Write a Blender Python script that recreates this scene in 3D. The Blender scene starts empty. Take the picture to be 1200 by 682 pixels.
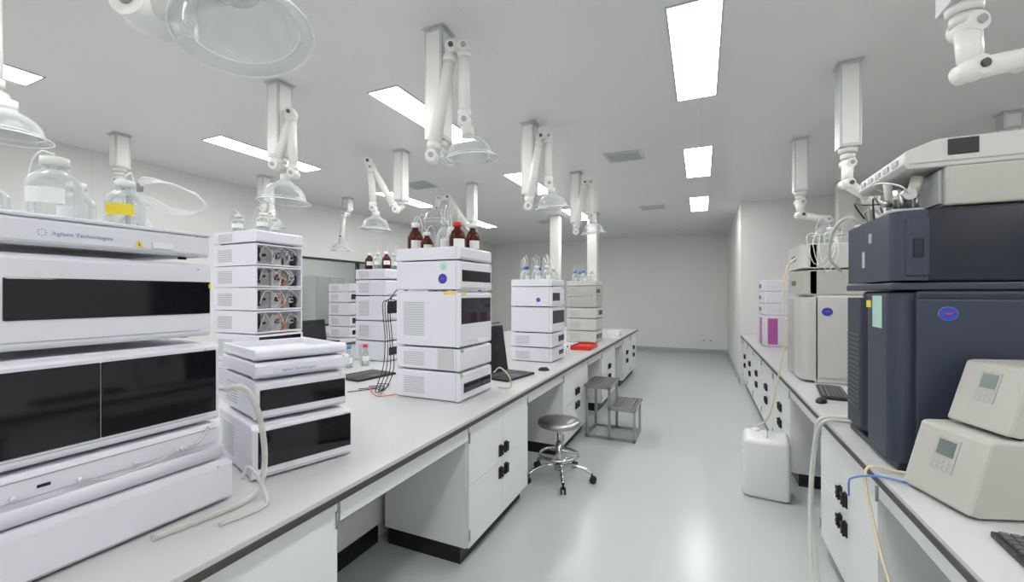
import bpy, bmesh, math, random
from mathutils import Vector, Matrix
random.seed(7)
S = bpy.context.scene
COL = S.collection

# ------------------------------------------------------------------ materials
def nodes(m):
    m.use_nodes = True
    return m.node_tree.nodes, m.node_tree.links

def mat(name, col, rough=0.5, metal=0.0, nscale=30, namp=0.05, spec=0.5, coat=0.0):
    m = bpy.data.materials.new(name)
    N, L = nodes(m)
    p = N['Principled BSDF']
    p.inputs['Metallic'].default_value = metal
    p.inputs['Specular IOR Level'].default_value = spec
    p.inputs['Coat Weight'].default_value = coat
    tc = N.new('ShaderNodeTexCoord'); nz = N.new('ShaderNodeTexNoise')
    nz.inputs['Scale'].default_value = nscale
    L.new(tc.outputs['Object'], nz.inputs['Vector'])
    mx = N.new('ShaderNodeMix'); mx.data_type = 'RGBA'
    mx.inputs[6].default_value = (*[c*(1-namp) for c in col], 1)
    mx.inputs[7].default_value = (*[min(1, c*(1+namp)) for c in col], 1)
    L.new(nz.outputs['Fac'], mx.inputs[0]); L.new(mx.outputs[2], p.inputs['Base Color'])
    mr = N.new('ShaderNodeMapRange')
    mr.inputs['To Min'].default_value = max(0.02, rough*0.96); mr.inputs['To Max'].default_value = min(1, rough*1.04)
    L.new(nz.outputs['Fac'], mr.inputs['Value']); L.new(mr.outputs['Result'], p.inputs['Roughness'])
    return m

def seam_mat(name, col, rough, px, py, axis=('X', 'Y'), width=0.006, dark=0.75, spec=0.5):
    m = mat(name, col, rough, 0, 1.2, 0.02, spec)
    N, L = nodes(m)
    p = N['Principled BSDF']
    base = p.inputs['Base Color'].links[0].from_socket
    tc = N.new('ShaderNodeTexCoord'); sp = N.new('ShaderNodeSeparateXYZ')
    L.new(tc.outputs['Object'], sp.inputs[0])
    outs = []
    for ax, per in zip(axis, (px, py)):
        if not per: continue
        a = N.new('ShaderNodeMath'); a.operation = 'PINGPONG'; a.inputs[1].default_value = per/2
        L.new(sp.outputs[ax], a.inputs[0])
        b = N.new('ShaderNodeMath'); b.operation = 'LESS_THAN'; b.inputs[1].default_value = width/2
        L.new(a.outputs[0], b.inputs[0]); outs.append(b.outputs[0])
    o = outs[0]
    if len(outs) > 1:
        c = N.new('ShaderNodeMath'); c.operation = 'MAXIMUM'
        L.new(outs[0], c.inputs[0]); L.new(outs[1], c.inputs[1]); o = c.outputs[0]
    mx = N.new('ShaderNodeMix'); mx.data_type = 'RGBA'
    L.new(o, mx.inputs[0]); L.new(base, mx.inputs[6])
    mx.inputs[7].default_value = (*[x*dark for x in col], 1)
    L.new(mx.outputs[2], p.inputs['Base Color'])
    return m

def thin(name, tint, body=(0.8, 0.82, 0.84), facing=0.35, base=0.08, rough=0.03):
    m = bpy.data.materials.new(name)
    N, L = nodes(m)
    N.remove(N['Principled BSDF'])
    out = N['Material Output']
    t = N.new('ShaderNodeBsdfTransparent'); t.inputs[0].default_value = (*tint, 1)
    p = N.new('ShaderNodeBsdfPrincipled'); p.inputs['Base Color'].default_value = (*body, 1)
    p.inputs['Roughness'].default_value = rough
    lw = N.new('ShaderNodeLayerWeight'); lw.inputs[0].default_value = facing
    mr = N.new('ShaderNodeMapRange'); mr.inputs['To Min'].default_value = base; mr.inputs['To Max'].default_value = 0.95
    L.new(lw.outputs['Facing'], mr.inputs['Value'])
    mx = N.new('ShaderNodeMixShader')
    L.new(mr.outputs['Result'], mx.inputs[0]); L.new(t.outputs[0], mx.inputs[1]); L.new(p.outputs[0], mx.inputs[2])
    L.new(mx.outputs[0], out.inputs['Surface'])
    return m

def emit(name, col, s):
    m = bpy.data.materials.new(name); N, L = nodes(m)
    p = N['Principled BSDF']; p.inputs['Base Color'].default_value = (0.9, 0.9, 0.9, 1)
    p.inputs['Emission Color'].default_value = (*col, 1); p.inputs['Emission Strength'].default_value = s
    return m

WHITE = mat('white_plastic', (0.72, 0.72, 0.785), 0.36, 0, 20, 0.015)
OFFW = mat('offwhite_plastic', (0.57, 0.565, 0.545), 0.42, 0, 20, 0.02)
BEIGE = mat('beige_plastic', (0.46, 0.45, 0.415), 0.45, 0, 20, 0.03)
METER = mat('warm_grey_plastic', (0.50, 0.495, 0.455), 0.45, 0, 20, 0.03)
METER2 = mat('warm_grey_panel', (0.44, 0.44, 0.41), 0.45, 0, 20, 0.03)
GREYP = mat('grey_plastic', (0.40, 0.41, 0.43), 0.45)
LTGREY = mat('light_grey_metal', (0.55, 0.56, 0.57), 0.4)
DKGREY = mat('dark_grey_plastic', (0.09, 0.095, 0.10), 0.4)
GLOSSBLK = mat('smoked_window', (0.006, 0.006, 0.008), 0.06, 0, 10, 0.1)
BLACK = mat('black_plastic', (0.014, 0.014, 0.016), 0.42)
NAVY = mat('navy_plastic', (0.020, 0.026, 0.046), 0.42, 0, 15, 0.05)
NAVY2 = mat('slate_blue_plastic', (0.034, 0.044, 0.072), 0.42, 0, 15, 0.05)
NAVYD = mat('dark_navy_plastic', (0.010, 0.013, 0.024), 0.38, 0, 15, 0.05)
CHROME = mat('chrome', (0.62, 0.62, 0.62), 0.16, 1.0)
STEEL = mat('brushed_steel', (0.45, 0.45, 0.44), 0.35, 1.0, 60, 0.1)
ALU = mat('aluminium_paint', (0.60, 0.61, 0.63), 0.35, 0.2, 10, 0.03)
ARMW = mat('arm_white', (0.84, 0.84, 0.81), 0.31, 0, 10, 0.015)
ARMG = mat('arm_joint_white', (0.74, 0.74, 0.71), 0.35)
CABW = mat('cabinet_white', (0.80, 0.81, 0.81), 0.35, 0, 4, 0.015)
TOPW = mat('worktop_white', (0.56, 0.57, 0.57), 0.33, 0, 1.5, 0.01)
EDGE = mat('worktop_edge', (0.06, 0.055, 0.05), 0.5)
KICK = mat('kick_black', (0.008, 0.008, 0.009), 0.35)
RUB = mat('rubber_black', (0.012, 0.012, 0.012), 0.6)
HOSE = thin('milky_hose', (0.86, 0.87, 0.84), (0.70, 0.71, 0.67), 0.5, 0.55, 0.2)
HOSEY = mat('yellowed_hose', (0.68, 0.60, 0.40), 0.35)
HOSEB = mat('blue_hose', (0.12, 0.26, 0.70), 0.35)
HOSER = mat('orange_hose', (0.85, 0.16, 0.04), 0.35)
TUBEW = mat('white_tubing', (0.80, 0.81, 0.80), 0.32)
RED = mat('red_plastic', (0.62, 0.03, 0.02), 0.4)
BLUE = mat('blue_print', (0.02, 0.06, 0.42), 0.4)
LOGOBLUE = mat('logo_blue', (0.22, 0.30, 0.52), 0.5)
BLUECAP = mat('blue_cap', (0.03, 0.16, 0.55), 0.4)
YEL = mat('yellow_label', (0.82, 0.65, 0.03), 0.5)
GRN = mat('green_label', (0.25, 0.62, 0.12), 0.5)
PAPER = mat('paper_white', (0.80, 0.82, 0.80), 0.7)
PALEG = mat('pale_green_paper', (0.42, 0.62, 0.57), 0.7)
PURPLE = mat('pink_purple_plastic', (0.48, 0.10, 0.36), 0.4)
LCD = mat('lcd_screen', (0.16, 0.20, 0.19), 0.2)
SCREEN = mat('dark_screen', (0.02, 0.022, 0.028), 0.12)
GLASS = thin('clear_glass', (0.94, 0.96, 0.96), (0.70, 0.74, 0.74), 0.6, 0.08)
HOODM = thin('hood_clear_plastic', (0.93, 0.945, 0.95), (0.74, 0.76, 0.78), 0.35, 0.08, 0.06)
AMBER = thin('amber_glass', (0.28, 0.05, 0.015), (0.10, 0.015, 0.005), 0.4, 0.45)
LIQ = thin('clear_liquid', (0.92, 0.95, 0.94), (0.7, 0.74, 0.74), 0.4, 0.04)
WINGL = thin('window_glass', (0.93, 0.95, 0.95), (0.4, 0.42, 0.42), 0.2, 0.02)
TANK = mat('milky_tank', (0.80, 0.81, 0.80), 0.35, 0, 6, 0.03)
FLOORM = mat('epoxy_floor', (0.535, 0.580, 0.575), 0.235, 0, 0.9, 0.012, 0.5)
CEILM = seam_mat('ceiling_panels', (0.80, 0.80, 0.785), 0.31, 1.2, 0, ('X', 'Y'), 0.004, 0.93)
WALLM = seam_mat('wall_panels_length', (0.83, 0.83, 0.81), 0.42, 1.18, 0, ('X', 'Y'), 0.006, 0.90)
WALLM2 = seam_mat('wall_panels_side', (0.83, 0.83, 0.81), 0.42, 1.18, 0, ('Y', 'X'), 0.006, 0.90)
BASEM = mat('coved_base', (0.42, 0.47, 0.475), 0.35)
LIGHTM = emit('light_panel', (1.0, 0.995, 0.985), 17.5)
BLKFR = mat('black_frame', (0.015, 0.015, 0.016), 0.35)

# ------------------------------------------------------------------ builder
class B:
    def __init__(s): s.bm = bmesh.new(); s.m = 0
    def box(s, x0, x1, y0, y1, z0, z1, bev=0, seg=2):
        t = bmesh.new()
        v = [t.verts.new(p) for p in ((x0,y0,z0),(x1,y0,z0),(x1,y1,z0),(x0,y1,z0),(x0,y0,z1),(x1,y0,z1),(x1,y1,z1),(x0,y1,z1))]
        for q in ((0,3,2,1),(4,5,6,7),(0,1,5,4),(1,2,6,5),(2,3,7,6),(3,0,4,7)): t.faces.new([v[i] for i in q])
        if bev > 0:
            bmesh.ops.bevel(t, geom=t.edges[:], offset=bev, segments=seg, affect='EDGES', profile=0.5)
        s._merge(t, bev > 0.012); return s
    def _merge(s, t, smooth):
        mp = {}
        for v in t.verts: mp[v] = s.bm.verts.new(v.co)
        for f in t.faces:
            try:
                g = s.bm.faces.new([mp[v] for v in f.verts]); g.material_index = s.m; g.smooth = smooth
            except ValueError: pass
        t.free()
    def prism(s, poly, axis, a0, a1, bev=0, smooth=False):
        def P(p, a):
            if axis == 'Y': return (p[0], a, p[1])
            if axis == 'Z': return (p[0], p[1], a)
            return (a, p[0], p[1])
        t = bmesh.new()
        A = [t.verts.new(P(p, a0)) for p in poly]; C = [t.verts.new(P(p, a1)) for p in poly]
        n = len(poly)
        t.faces.new(A); t.faces.new(C[::-1])
        for i in range(n): t.faces.new((A[i], C[i], C[(i+1) % n], A[(i+1) % n]))
        if bev: bmesh.ops.bevel(t, geom=t.edges[:], offset=bev, segments=2, affect='EDGES', profile=0.5)
        s._merge(t, smooth); return s
    def rings(s, rings, cap=True, smooth=True):
        vs = [[s.bm.verts.new(p) for p in r] for r in rings]
        n = len(vs[0])
        for a, b in zip(vs[:-1], vs[1:]):
            for i in range(n):
                f = s.bm.faces.new((a[i], a[(i+1) % n], b[(i+1) % n], b[i])); f.material_index = s.m; f.smooth = smooth
        if cap:
            for r in (vs[0], vs[-1]):
                f = s.bm.faces.new(r); f.material_index = s.m
        return s
    def cyl(s, p0, p1, r0, r1=None, seg=20):
        p0, p1 = Vector(p0), Vector(p1); r1 = r0 if r1 is None else r1
        z = (p1-p0).normalized(); x = z.orthogonal().normalized(); y = z.cross(x)
        R = [[p + (x*math.cos(2*math.pi*i/seg) + y*math.sin(2*math.pi*i/seg))*r for i in range(seg)] for p, r in ((p0, r0), (p1, r1))]
        return s.rings(R)
    def lathe(s, prof, loc=(0,0,0), axis=(0,0,1), seg=28, cap=False):
        loc = Vector(loc); z = Vector(axis).normalized(); x = z.orthogonal().normalized(); y = z.cross(x)
        R = [[loc + z*h + (x*math.cos(2*math.pi*i/seg) + y*math.sin(2*math.pi*i/seg))*max(r, 0.0004) for i in range(seg)] for r, h in prof]
        return s.rings(R, cap)
    def tube(s, pts, r, seg=8, sub=6, straight=False):
        P = [Vector(p) for p in pts]
        if not straight and len(P) > 2:
            Q = [P[0]*2-P[1]] + P + [P[-1]*2-P[-2]]; out = []
            for i in range(1, len(Q)-2):
                for k in range(sub):
                    t = k/sub; a, b, c, d = Q[i-1], Q[i], Q[i+1], Q[i+2]
                    out.append(0.5*((2*b)+(c-a)*t+(2*a-5*b+4*c-d)*t*t+(3*b-a-3*c+d)*t**3))
            out.append(P[-1]); P = out
        x = None; R = []
        for i, p in enumerate(P):
            tg = (P[min(i+1, len(P)-1)] - P[max(i-1, 0)]).normalized()
            if x is None: x = tg.orthogonal().normalized()
            x = (x - tg*x.dot(tg))
            x = x.normalized() if x.length > 1e-5 else tg.orthogonal().normalized()
            y = tg.cross(x)
            R.append([p + (x*math.cos(2*math.pi*k/seg) + y*math.sin(2*math.pi*k/seg))*r for k in range(seg)])
        return s.rings(R)
    def ball(s, c, r, seg=16):
        n = 8
        return s.lathe([(r*math.sin(math.pi*i/n), -r*math.cos(math.pi*i/n)) for i in range(n+1)], c, (0,0,1), seg)
    def obj(s, name, mats, parent=None, loc=(0,0,0), rz=0, label=None):
        bmesh.ops.recalc_face_normals(s.bm, faces=s.bm.faces[:])
        me = bpy.data.meshes.new(name); s.bm.to_mesh(me); s.bm.free()
        if not isinstance(mats, (list, tuple)): mats = [mats]
        for m in mats: me.materials.append(m)
        o = bpy.data.objects.new(name, me); COL.objects.link(o)
        o.location = loc; o.rotation_euler = (0, 0, rz)
        if parent: o.parent = parent
        if label: o['label'] = label
        return o

def thing(name, label, cat, loc=(0,0,0), rz=0, group=None):
    o = bpy.data.objects.new(name, None); COL.objects.link(o); o.empty_display_size = 0.05
    o.location = loc; o.rotation_euler = (0, 0, rz); o['label'] = label; o['category'] = cat
    if group: o['group'] = group
    return o
def top(o, label, cat, group=None):
    o['label'] = label; o['category'] = cat
    if group: o['group'] = group
    return o
def struct(o): o['kind'] = 'structure'; return o

def text(body, size, m, parent, loc, rot, name='lettering', align='LEFT'):
    cu = bpy.data.curves.new('t', 'FONT'); cu.body = body; cu.size = size; cu.extrude = 0.0003; cu.align_x = align
    o = bpy.data.objects.new('t', cu); COL.objects.link(o)
    bpy.context.view_layer.update()
    me = bpy.data.meshes.new_from_object(o.evaluated_get(bpy.context.evaluated_depsgraph_get()))
    bpy.data.objects.remove(o)
    me.materials.clear(); me.materials.append(m)
    t = bpy.data.objects.new(name, me); COL.objects.link(t)
    t.parent = parent; t.location = loc; t.rotation_euler = rot
    return t
ROTX = (math.pi/2, 0, math.pi/2)     # faces +X

# ------------------------------------------------------------------ room
H = 3.05; XL = -6.0; XR = 4.0; YF = 12.0; YB = -3.0; YC = 8.1; XC = 0.60
struct(B().box(-9, XR, YB, YF, -0.1, 0).obj('floor', FLOORM))
struct(B().box(-9, XR, YB, YF, H, H+0.1).obj('ceiling', CEILM))
struct(B().box(-9, XR, YF, YF+0.1, 0, H).obj('wall_far', WALLM))
struct(B().box(-9, XR, YB-0.1, YB, 0, H).obj('wall_back', WALLM))
struct(B().box(XR, XR+0.1, YB, YF, 0, H).obj('wall_right', WALLM2))
struct(B().box(-9.1, -9, YB, YF, 0, H).obj('wall_outer', WALLM2))
struct(B().box(XC, XR, YC, YF, 0, H).obj('wall_corner', WALLM))
WY0, WY1, WZ0, WZ1 = 4.75, 10.8, 0.95, 2.13
b = B()
b.box(XL-0.1, XL, YB, WY0, 0, H); b.box(XL-0.1, XL, WY1, YF, 0, H)
b.box(XL-0.1, XL, WY0, WY1, 0, WZ0); b.box(XL-0.1, XL, WY0, WY1, WZ1, H)
struct(b.obj('wall_left', WALLM2))
b = B()
b.box(XL-0.07, XL+0.01, WY0, WY1, WZ0, WZ0+0.035); b.box(XL-0.07, XL+0.01, WY0, WY1, WZ1-0.035, WZ1)
for i in range(5):
    y = WY0 + (WY1-WY0-0.035)*i/4
    b.box(XL-0.07, XL+0.01, y, y+0.035, WZ0+0.035, WZ1-0.035)
b.m = 1; b.box(XL-0.045, XL-0.035, WY0, WY1, WZ0, WZ1)
struct(b.obj('window_1', [BLKFR, WINGL]))
def cove(name, x0, x1, y0, y1): struct(B().box(x0, x1, y0, y1, 0, 0.10, 0.006).obj(name, BASEM))
cove('baseboard_far', XL+0.02, XC, YF-0.02, YF)
cove('baseboard_left', XL, XL+0.02, YB, YF)
cove('baseboard_corner', XC-0.02, XC, YC, YF-0.02)

for i, x in enumerate((-0.035, -2.2, -4.42, 2.1, -7.6)):
    for y in (-2.4, 0.02, 2.45, 4.9, 7.4):  # row behind the camera is unseen, added for more light
        if x == 2.1 and y > 3: continue  # right-hand panels stay out of view, added to light the room
        yo = {-4.42: 0.2, -2.2: 0.1}.get(x, 0)
        o = thing('ceiling_light_panel', 'long bright rectangular white panel light recessed in the ceiling', 'ceiling light', (x, y+0.6+yo, H), 0, 'ceiling light panels')
        B().box(-0.135, 0.135, -0.6, 0.6, -0.006, 0.0).obj('diffuser', LIGHTM, o)
        b = B()
        b.box(-0.147, -0.135, -0.612, 0.612, -0.008, 0); b.box(0.135, 0.147, -0.612, 0.612, -0.008, 0)
        b.box(-0.135, 0.135, -0.612, -0.6, -0.008, 0); b.box(-0.135, 0.135, 0.6, 0.612, -0.008, 0)
        b.obj('frame', ALU, o)
for x, y in ((-0.79, 4.88), (-0.79, 7.95), (-3.65, 5.0), (-3.0, 8.6)):
    o = thing('ceiling_vent', 'square metal air vent grille with dark slots in the ceiling', 'vent', (x, y, H), 0, 'ceiling vents')
    b = B(); b.box(-0.2, 0.2, -0.17, -0.14, -0.012, 0); b.box(-0.2, 0.2, 0.14, 0.17, -0.012, 0)
    b.box(-0.2, -0.17, -0.14, 0.14, -0.012, 0); b.box(0.17, 0.2, -0.14, 0.14, -0.012, 0); b.obj('frame', ALU, o)
    B().box(-0.17, 0.17, -0.14, 0.14, -0.003, 0).obj('painted_duct_shade', BLACK, o)  # black sheet behind the slats, shade inside the duct put into its colour
    b = B()
    for k in range(8):
        yy = -0.13+k*0.035; b.box(-0.17, 0.17, yy, yy+0.02, -0.010, -0.004)
    b.obj('slats', ALU, o)
top(B().lathe([(0, -0.045), (0.04, -0.045), (0.05, -0.02), (0.055, 0)], (-0.4, 10.6, H)).obj('smoke_detector', ARMW), 'small round smoke detector on the ceiling', 'smoke detector')
for x in (0.05, 0.22):
    o = thing('wall_socket', 'small white power socket plate low on the wall', 'socket', (x, YF, 0.32), 0, 'wall sockets')
    B().box(-0.04, 0.04, -0.012, 0, -0.04, 0.04, 0.003).obj('plate', PAPER, o)
    B().box(-0.015, 0.015, -0.014, -0.012, -0.012, 0.012).obj('contacts', DKGREY, o)

# ------------------------------------------------------------------ benches
TZ = 0.83
def worktop(label, x0, x1, y0, y1):
    o = thing('worktop', label, 'worktop', (0, 0, TZ-0.04), 0, 'laboratory worktops')
    B().box(x0+0.004, x1-0.004, y0+0.004, y1-0.004, 0.022, 0.04, 0.002).obj('top_surface', TOPW, o)
    B().box(x0, x1, y0, y1, 0, 0.022, 0.002).obj('edge_core', EDGE, o)

def cabinet(x, y, w, rz, grp, d=0.58, rows=2, handles=True, hinge=True):
    """front face at local x=0 looking +x; spans local y 0..w"""
    o = thing('base_cabinet', 'white laboratory base cabinet with small black pull handles under the worktop', 'cabinet', (x, y, 0), rz, grp)
    B().box(-d, -0.02, 0, w, 0.1, 0.785, 0.002).obj('body', CABW, o)
    B().box(-d+0.02, -0.06, 0.01, w-0.01, 0, 0.1).obj('kick_board', KICK, o)
    zs = [(0.105, 0.4425), (0.4455, 0.782)] if rows == 2 else [(0.105, 0.782)]
    ys = [(0.003, w/2-0.0015), (w/2+0.0015, w-0.003)] if w > 0.6 else [(0.003, w-0.003)]
    for zi, (z0, z1) in enumerate(zs):
        for yi, (a, c) in enumerate(ys):
            dr = B().box(-0.019, 0, a, c, z0, z1, 0.001).obj('door', CABW, o)
            if handles:
                yc = c-0.038 if yi == 0 else a+0.038
                zc = z1-0.068 if zi == 0 else z0+0.068
                b = B(); b.box(0, 0.006, yc-0.020, yc+0.020, zc-0.036, zc+0.036, 0.002)
                b.box(0.006, 0.020, yc-0.017, yc-0.011, zc-0.030, zc+0.030); b.box(0.006, 0.020, yc+0.011, yc+0.017, zc-0.030, zc+0.030)
                b.box(0.016, 0.023, yc-0.017, yc+0.017, zc+0.014, zc+0.032, 0.002)
                b.box(0.016, 0.023, yc-0.017, yc+0.017, zc-0.012, zc+0.003, 0.002)
                b.obj('handle', RUB, dr)
    if hinge:
        for yy in (0.002, w-0.012):
            for z0, z1 in zs:
                zc = z1-0.07 if z0 > 0.3 else z0+0.07
                b = B(); b.box(-0.001, 0.004, yy, yy+0.010, zc-0.03, zc+0.03); b.cyl((0.004, yy+0.005, zc-0.03), (0.004, yy+0.005, zc+0.03), 0.003, seg=8)
                b.obj('hinge', STEEL, o)
    return o

def frame(label, xf, xb, y0, y1, gaps, sgn):
    o = thing('bench_frame', label, 'bench frame', (xf, y0, 0))
    xbl = xb-xf
    for a, c in gaps:
        B().box(min(0, -sgn*0.025), max(0, -sgn*0.025), a-y0+0.002, c-y0-0.002, 0.70, 0.785, 0.002).obj('rail', CABW, o)
        B().box(min(xbl, xbl-sgn*0.02), max(xbl, xbl-sgn*0.02), a-y0-0.05, c-y0+0.05, 0.1, 0.785).obj('back_panel', CABW, o)
        B().box(min(xbl-sgn*0.02, xbl+sgn*0.008), max(xbl-sgn*0.02, xbl+sgn*0.008), a-y0, c-y0, 0, 0.1).obj('kick_board', KICK, o)

# left island
worktop('long white laboratory worktop with a thin dark edge', -3.25, -1.13, -1.6, 8.6)
FX = -1.165
cabs = [(-0.75, 0.93), (0.18, 0.94), (2.04, 0.87), (3.79, 0.93), (5.45, 0.93), (7.05, 0.78), (7.83, 0.75)]
for y, w in cabs: cabinet(FX, y, w, 0, 'island base cabinets')
frame('white steel bench frame with rails, back panels and kick boards', FX, -1.80, -1.6, 8.6, [(1.13, 2.035), (2.915, 3.785), (4.725, 5.445), (6.385, 7.045)], 1)
top(B().box(-3.2, -1.83, -1.5, 8.55, 0, 0.79).obj('base_cabinet_block', CABW), 'white cabinet carcass on the rear half of the island', 'cabinet')
# right bench
worktop('long white laboratory worktop with dark edge beside the wall', 0.60, 2.75, -0.8, 8.08)
RX = 0.635
for y, w in ((1.02, 0.4), (2.12, 0.88), (3.95, 0.85), (4.82, 0.85), (5.69, 0.85), (6.56, 0.72), (7.3, 0.74)):
    cabinet(RX, y+w, w, math.pi, 'side bench base cabinets')
frame('white steel bench frame with rails and back panels', RX, 1.22, -0.8, 8.05, [(-0.5, 1.015), (1.425, 2.115), (3.005, 3.945)], -1)
top(B().box(1.26, 2.7, -0.75, 8.05, 0, 0.79).obj('base_cabinet_block', CABW), 'white cabinet carcass on the rear half of the side bench', 'cabinet')
# bench near left wall
worktop('white worktop of the bench standing along the window wall', -5.95, -4.6, -1.5, 9.6)
for i in range(8):
    cabinet(-4.64, -0.9+i*1.25, 0.9, 0, 'window bench base cabinets', 0.6)
top(B().box(-5.9, -5.26, -1.4, 9.5, 0, 0.79).obj('base_cabinet_block', CABW), 'white cabinet carcass of the bench at the window wall', 'cabinet')

# ------------------------------------------------------------------ chromatography modules
def fascia_prof(h, t=0.03, r=0.012):
    return [(-0.03, 0.0), (-0.012, 0.0), (-0.003, r*0.5), (0, r), (0, h-r), (-0.003, h-r*0.5), (-0.012, h), (-0.03, h)]

def module(x, y, z, w, d, h, kind='plain', win=None, m=WHITE, rz=0, vents=True, label=None, extra=(), group=None, orange=False):
    lab = label or {'plain': 'white chromatography module with rounded plastic front, stacked in an instrument tower',
           'win': 'white chromatography module with dark smoked front window, stacked in a tower',
           'tray': 'white solvent tray holding bottles on top of an instrument tower',
           'open': 'white chromatography module with open front showing tubing and valves'}[kind]
    o = thing('chromatography_module' if kind != 'tray' else 'solvent_tray', lab, 'lab instrument' if kind != 'tray' else 'tray', (x, y, z), rz, group)
    if kind == 'tray':
        b = B(); b.box(-d, -0.02, 0.003, w-0.003, 0.003, h*0.35, 0.004)
        b.box(-d+0.001, -0.021, 0.004, 0.018, h*0.3, h-0.003, 0.003); b.box(-d+0.001, -0.021, w-0.018, w-0.004, h*0.3, h-0.003, 0.003)
        b.box(-d+0.001, -d+0.015, 0.010, w-0.010, h*0.3, h-0.004, 0.003)
        b.obj('body', m, o)
    elif kind == 'open':
        b = B(); b.box(-d, -d+0.05, 0.010, w-0.010, 0.002, h-0.002)
        b.box(-d, -0.004, 0.001, 0.010, 0.002, h-0.002); b.box(-d, -0.004, w-0.010, w-0.001, 0.002, h-0.002)
        b.box(-d+0.05, -0.004, 0.010, w-0.010, 0.002, 0.012); b.box(-d+0.05, -0.004, 0.010, w-0.010, h-0.012, h-0.002)
        b.obj('body', m, o)
        b = B(); b.box(-0.072, -0.068, 0.010, w-0.010, 0.012, h-0.012); b.obj('inner_panel', GREYP, o)
        b = B(); b.box(-0.068, -0.050, w*0.40, w*0.62, 0.012, h*0.80, 0.003); b.obj('sensor_block', OFFW, o)
        for k in range(3):
            yy = w*(0.2+0.3*k); zz = h*(0.42+0.12*random.random()); r = 0.016+0.010*random.random()
            b = B(); b.cyl((-0.068, yy, zz), (-0.030, yy, zz), r, seg=18); b.obj('valve', (STEEL, DKGREY, LTGREY)[k], o)
            b = B(); b.cyl((-0.030, yy, zz), (-0.018, yy, zz), r*0.45, seg=10); b.obj('fitting', (BLACK, STEEL, BLACK)[k], o)
        b = B(); b.box(-0.068, -0.035, w*0.64, w*0.76, 0.012, h*0.42, 0.003); b.obj('pump_head', STEEL, o)
        b = B(); b.box(-0.068, -0.040, w*0.84, w*0.94, 0.012, h*0.6, 0.003); b.obj('pump_head', BLACK, o)
        b = B(); b.box(-0.068, -0.040, w*0.06, w*0.16, h*0.2, h*0.85, 0.003); b.obj('control_board', BLACK, o)
        for k in range(6):
            y0_ = w*(0.12+0.13*k); y1_ = min(w*0.93, y0_+w*(0.15+0.3*random.random())); zt = h*(0.7+0.2*random.random())
            pts = [(-0.03, y0_, h*(0.2+0.3*random.random())), (-0.008, y0_+0.02, zt), (-0.002, (y0_+y1_)/2, h*(0.75+0.15*random.random())), (-0.006, y1_, h*0.45), (-0.03, y1_-0.01, h*0.15)]
            b = B(); b.tube(pts, 0.0018, 6, 6)
            b.obj('tubing', (TUBEW, STEEL, TUBEW, DKGREY, TUBEW, STEEL)[k], o)
        if orange:
            b = B(); b.tube([(-0.01, w*0.5, 0.01), (0.006, w*0.58, h*0.35), (0.004, w*0.42, h*0.7), (-0.01, w*0.5, h-0.02)], 0.0028, 6, 5); b.obj('tubing', HOSER, o, label='thin orange tube')
    else:
        b = B(); b.box(-d, -0.024, 0.004, w-0.004, 0.006, h-0.003, 0.006); b.obj('body', m, o)
        for xx in (-d+0.05, -0.07):
            for yy in (0.04, w-0.04):
                b = B(); b.cyl((xx, yy, 0), (xx, yy, 0.008), 0.012, seg=10); b.obj('foot', RUB, o)
    if kind != 'open':
        b = B(); b.prism(fascia_prof(h*0.97-0.006), 'Y', 0, w); b.obj('front_cover', m, o, (0, 0, 0.006))
        b = B(); b.box(-0.034, -0.030, 0.002, w-0.002, 0.006, h*0.97); b.obj('cover_gasket', GREYP, o)
    if win:
        ws = win if isinstance(win[0], tuple) else (win,)
        for (a, c, e, f) in ws:
            b = B(); b.box(-0.004, 0.0035, a*w, c*w, e*h, f*h, 0.003); b.obj('smoked_window', GLOSSBLK, o)
    if kind in ('plain', 'win'):
        b = B(); b.box(-0.001, 0.0015, w*0.06, w*0.94, h*0.10, h*0.10+0.0022); b.obj('seam_line', GREYP, o)
        b = B(); b.cyl((-0.001, w*0.93, h*0.9), (0.002, w*0.93, h*0.9), 0.003, seg=8); b.obj('status_lamp', GREYP, o)
    if vents and kind in ('plain', 'win', 'open') and h > 0.08:
        b = B(); n = int(h*0.62/0.011); y0 = 0.0 if kind == 'open' else 0.0035
        for k in range(n):
            zz = h*0.2+k*0.011
            b.box(-d*0.88, -d*0.55, y0, y0+0.0007, zz, zz+0.005)
        b.obj('side_louvres', GREYP, o)
    for e in extra: e(o, w, d, h)
    return o

def brand(yf, zf, sz=0.012):
    def f(o, w, d, h):
        text('Agilent Technologies', sz, LOGOBLUE, o, (0.0006, yf*w, zf*h), ROTX)
        b = B()
        for k in range(8):
            a = k*math.pi/4; cy, cz = yf*w-sz*1.2, zf*h+sz*0.35
            b.box(0, 0.001, cy+math.cos(a)*sz*0.55-sz*0.08, cy+math.cos(a)*sz*0.55+sz*0.08, cz+math.sin(a)*sz*0.55-sz*0.08, cz+math.sin(a)*sz*0.55+sz*0.08)
        b.obj('logo_mark', LOGOBLUE, o)
    return f
def stick(m, y0, y1, z0, z1, name='sticker'):
    def f(o, w, d, h): B().box(0, 0.0048, y0*w, y1*w, z0*h, z1*h).obj(name, m, o)
    return f
def sidestick(m, x0, x1, z0, z1, disc=False, inner=None):
    def f(o, w, d, h):
        if disc:
            c = ((x0+x1)/2*d-d, 0.004, (z0+z1)/2*h); r = (x1-x0)*d/2
            B().cyl(c, (c[0], 0.0025, c[2]), r, seg=24).obj('round_sticker', m, o)
            if inner: B().box(c[0]-r*0.45, c[0]+r*0.35, 0.0018, 0.0026, c[2]-r*0.10, c[2]+r*0.12).obj('sticker_print', inner, o)
        else: B().box(-d+x0*d, -d+x1*d, 0.0025, 0.004, z0*h, z1*h).obj('sticker', m, o)
    return f
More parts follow.
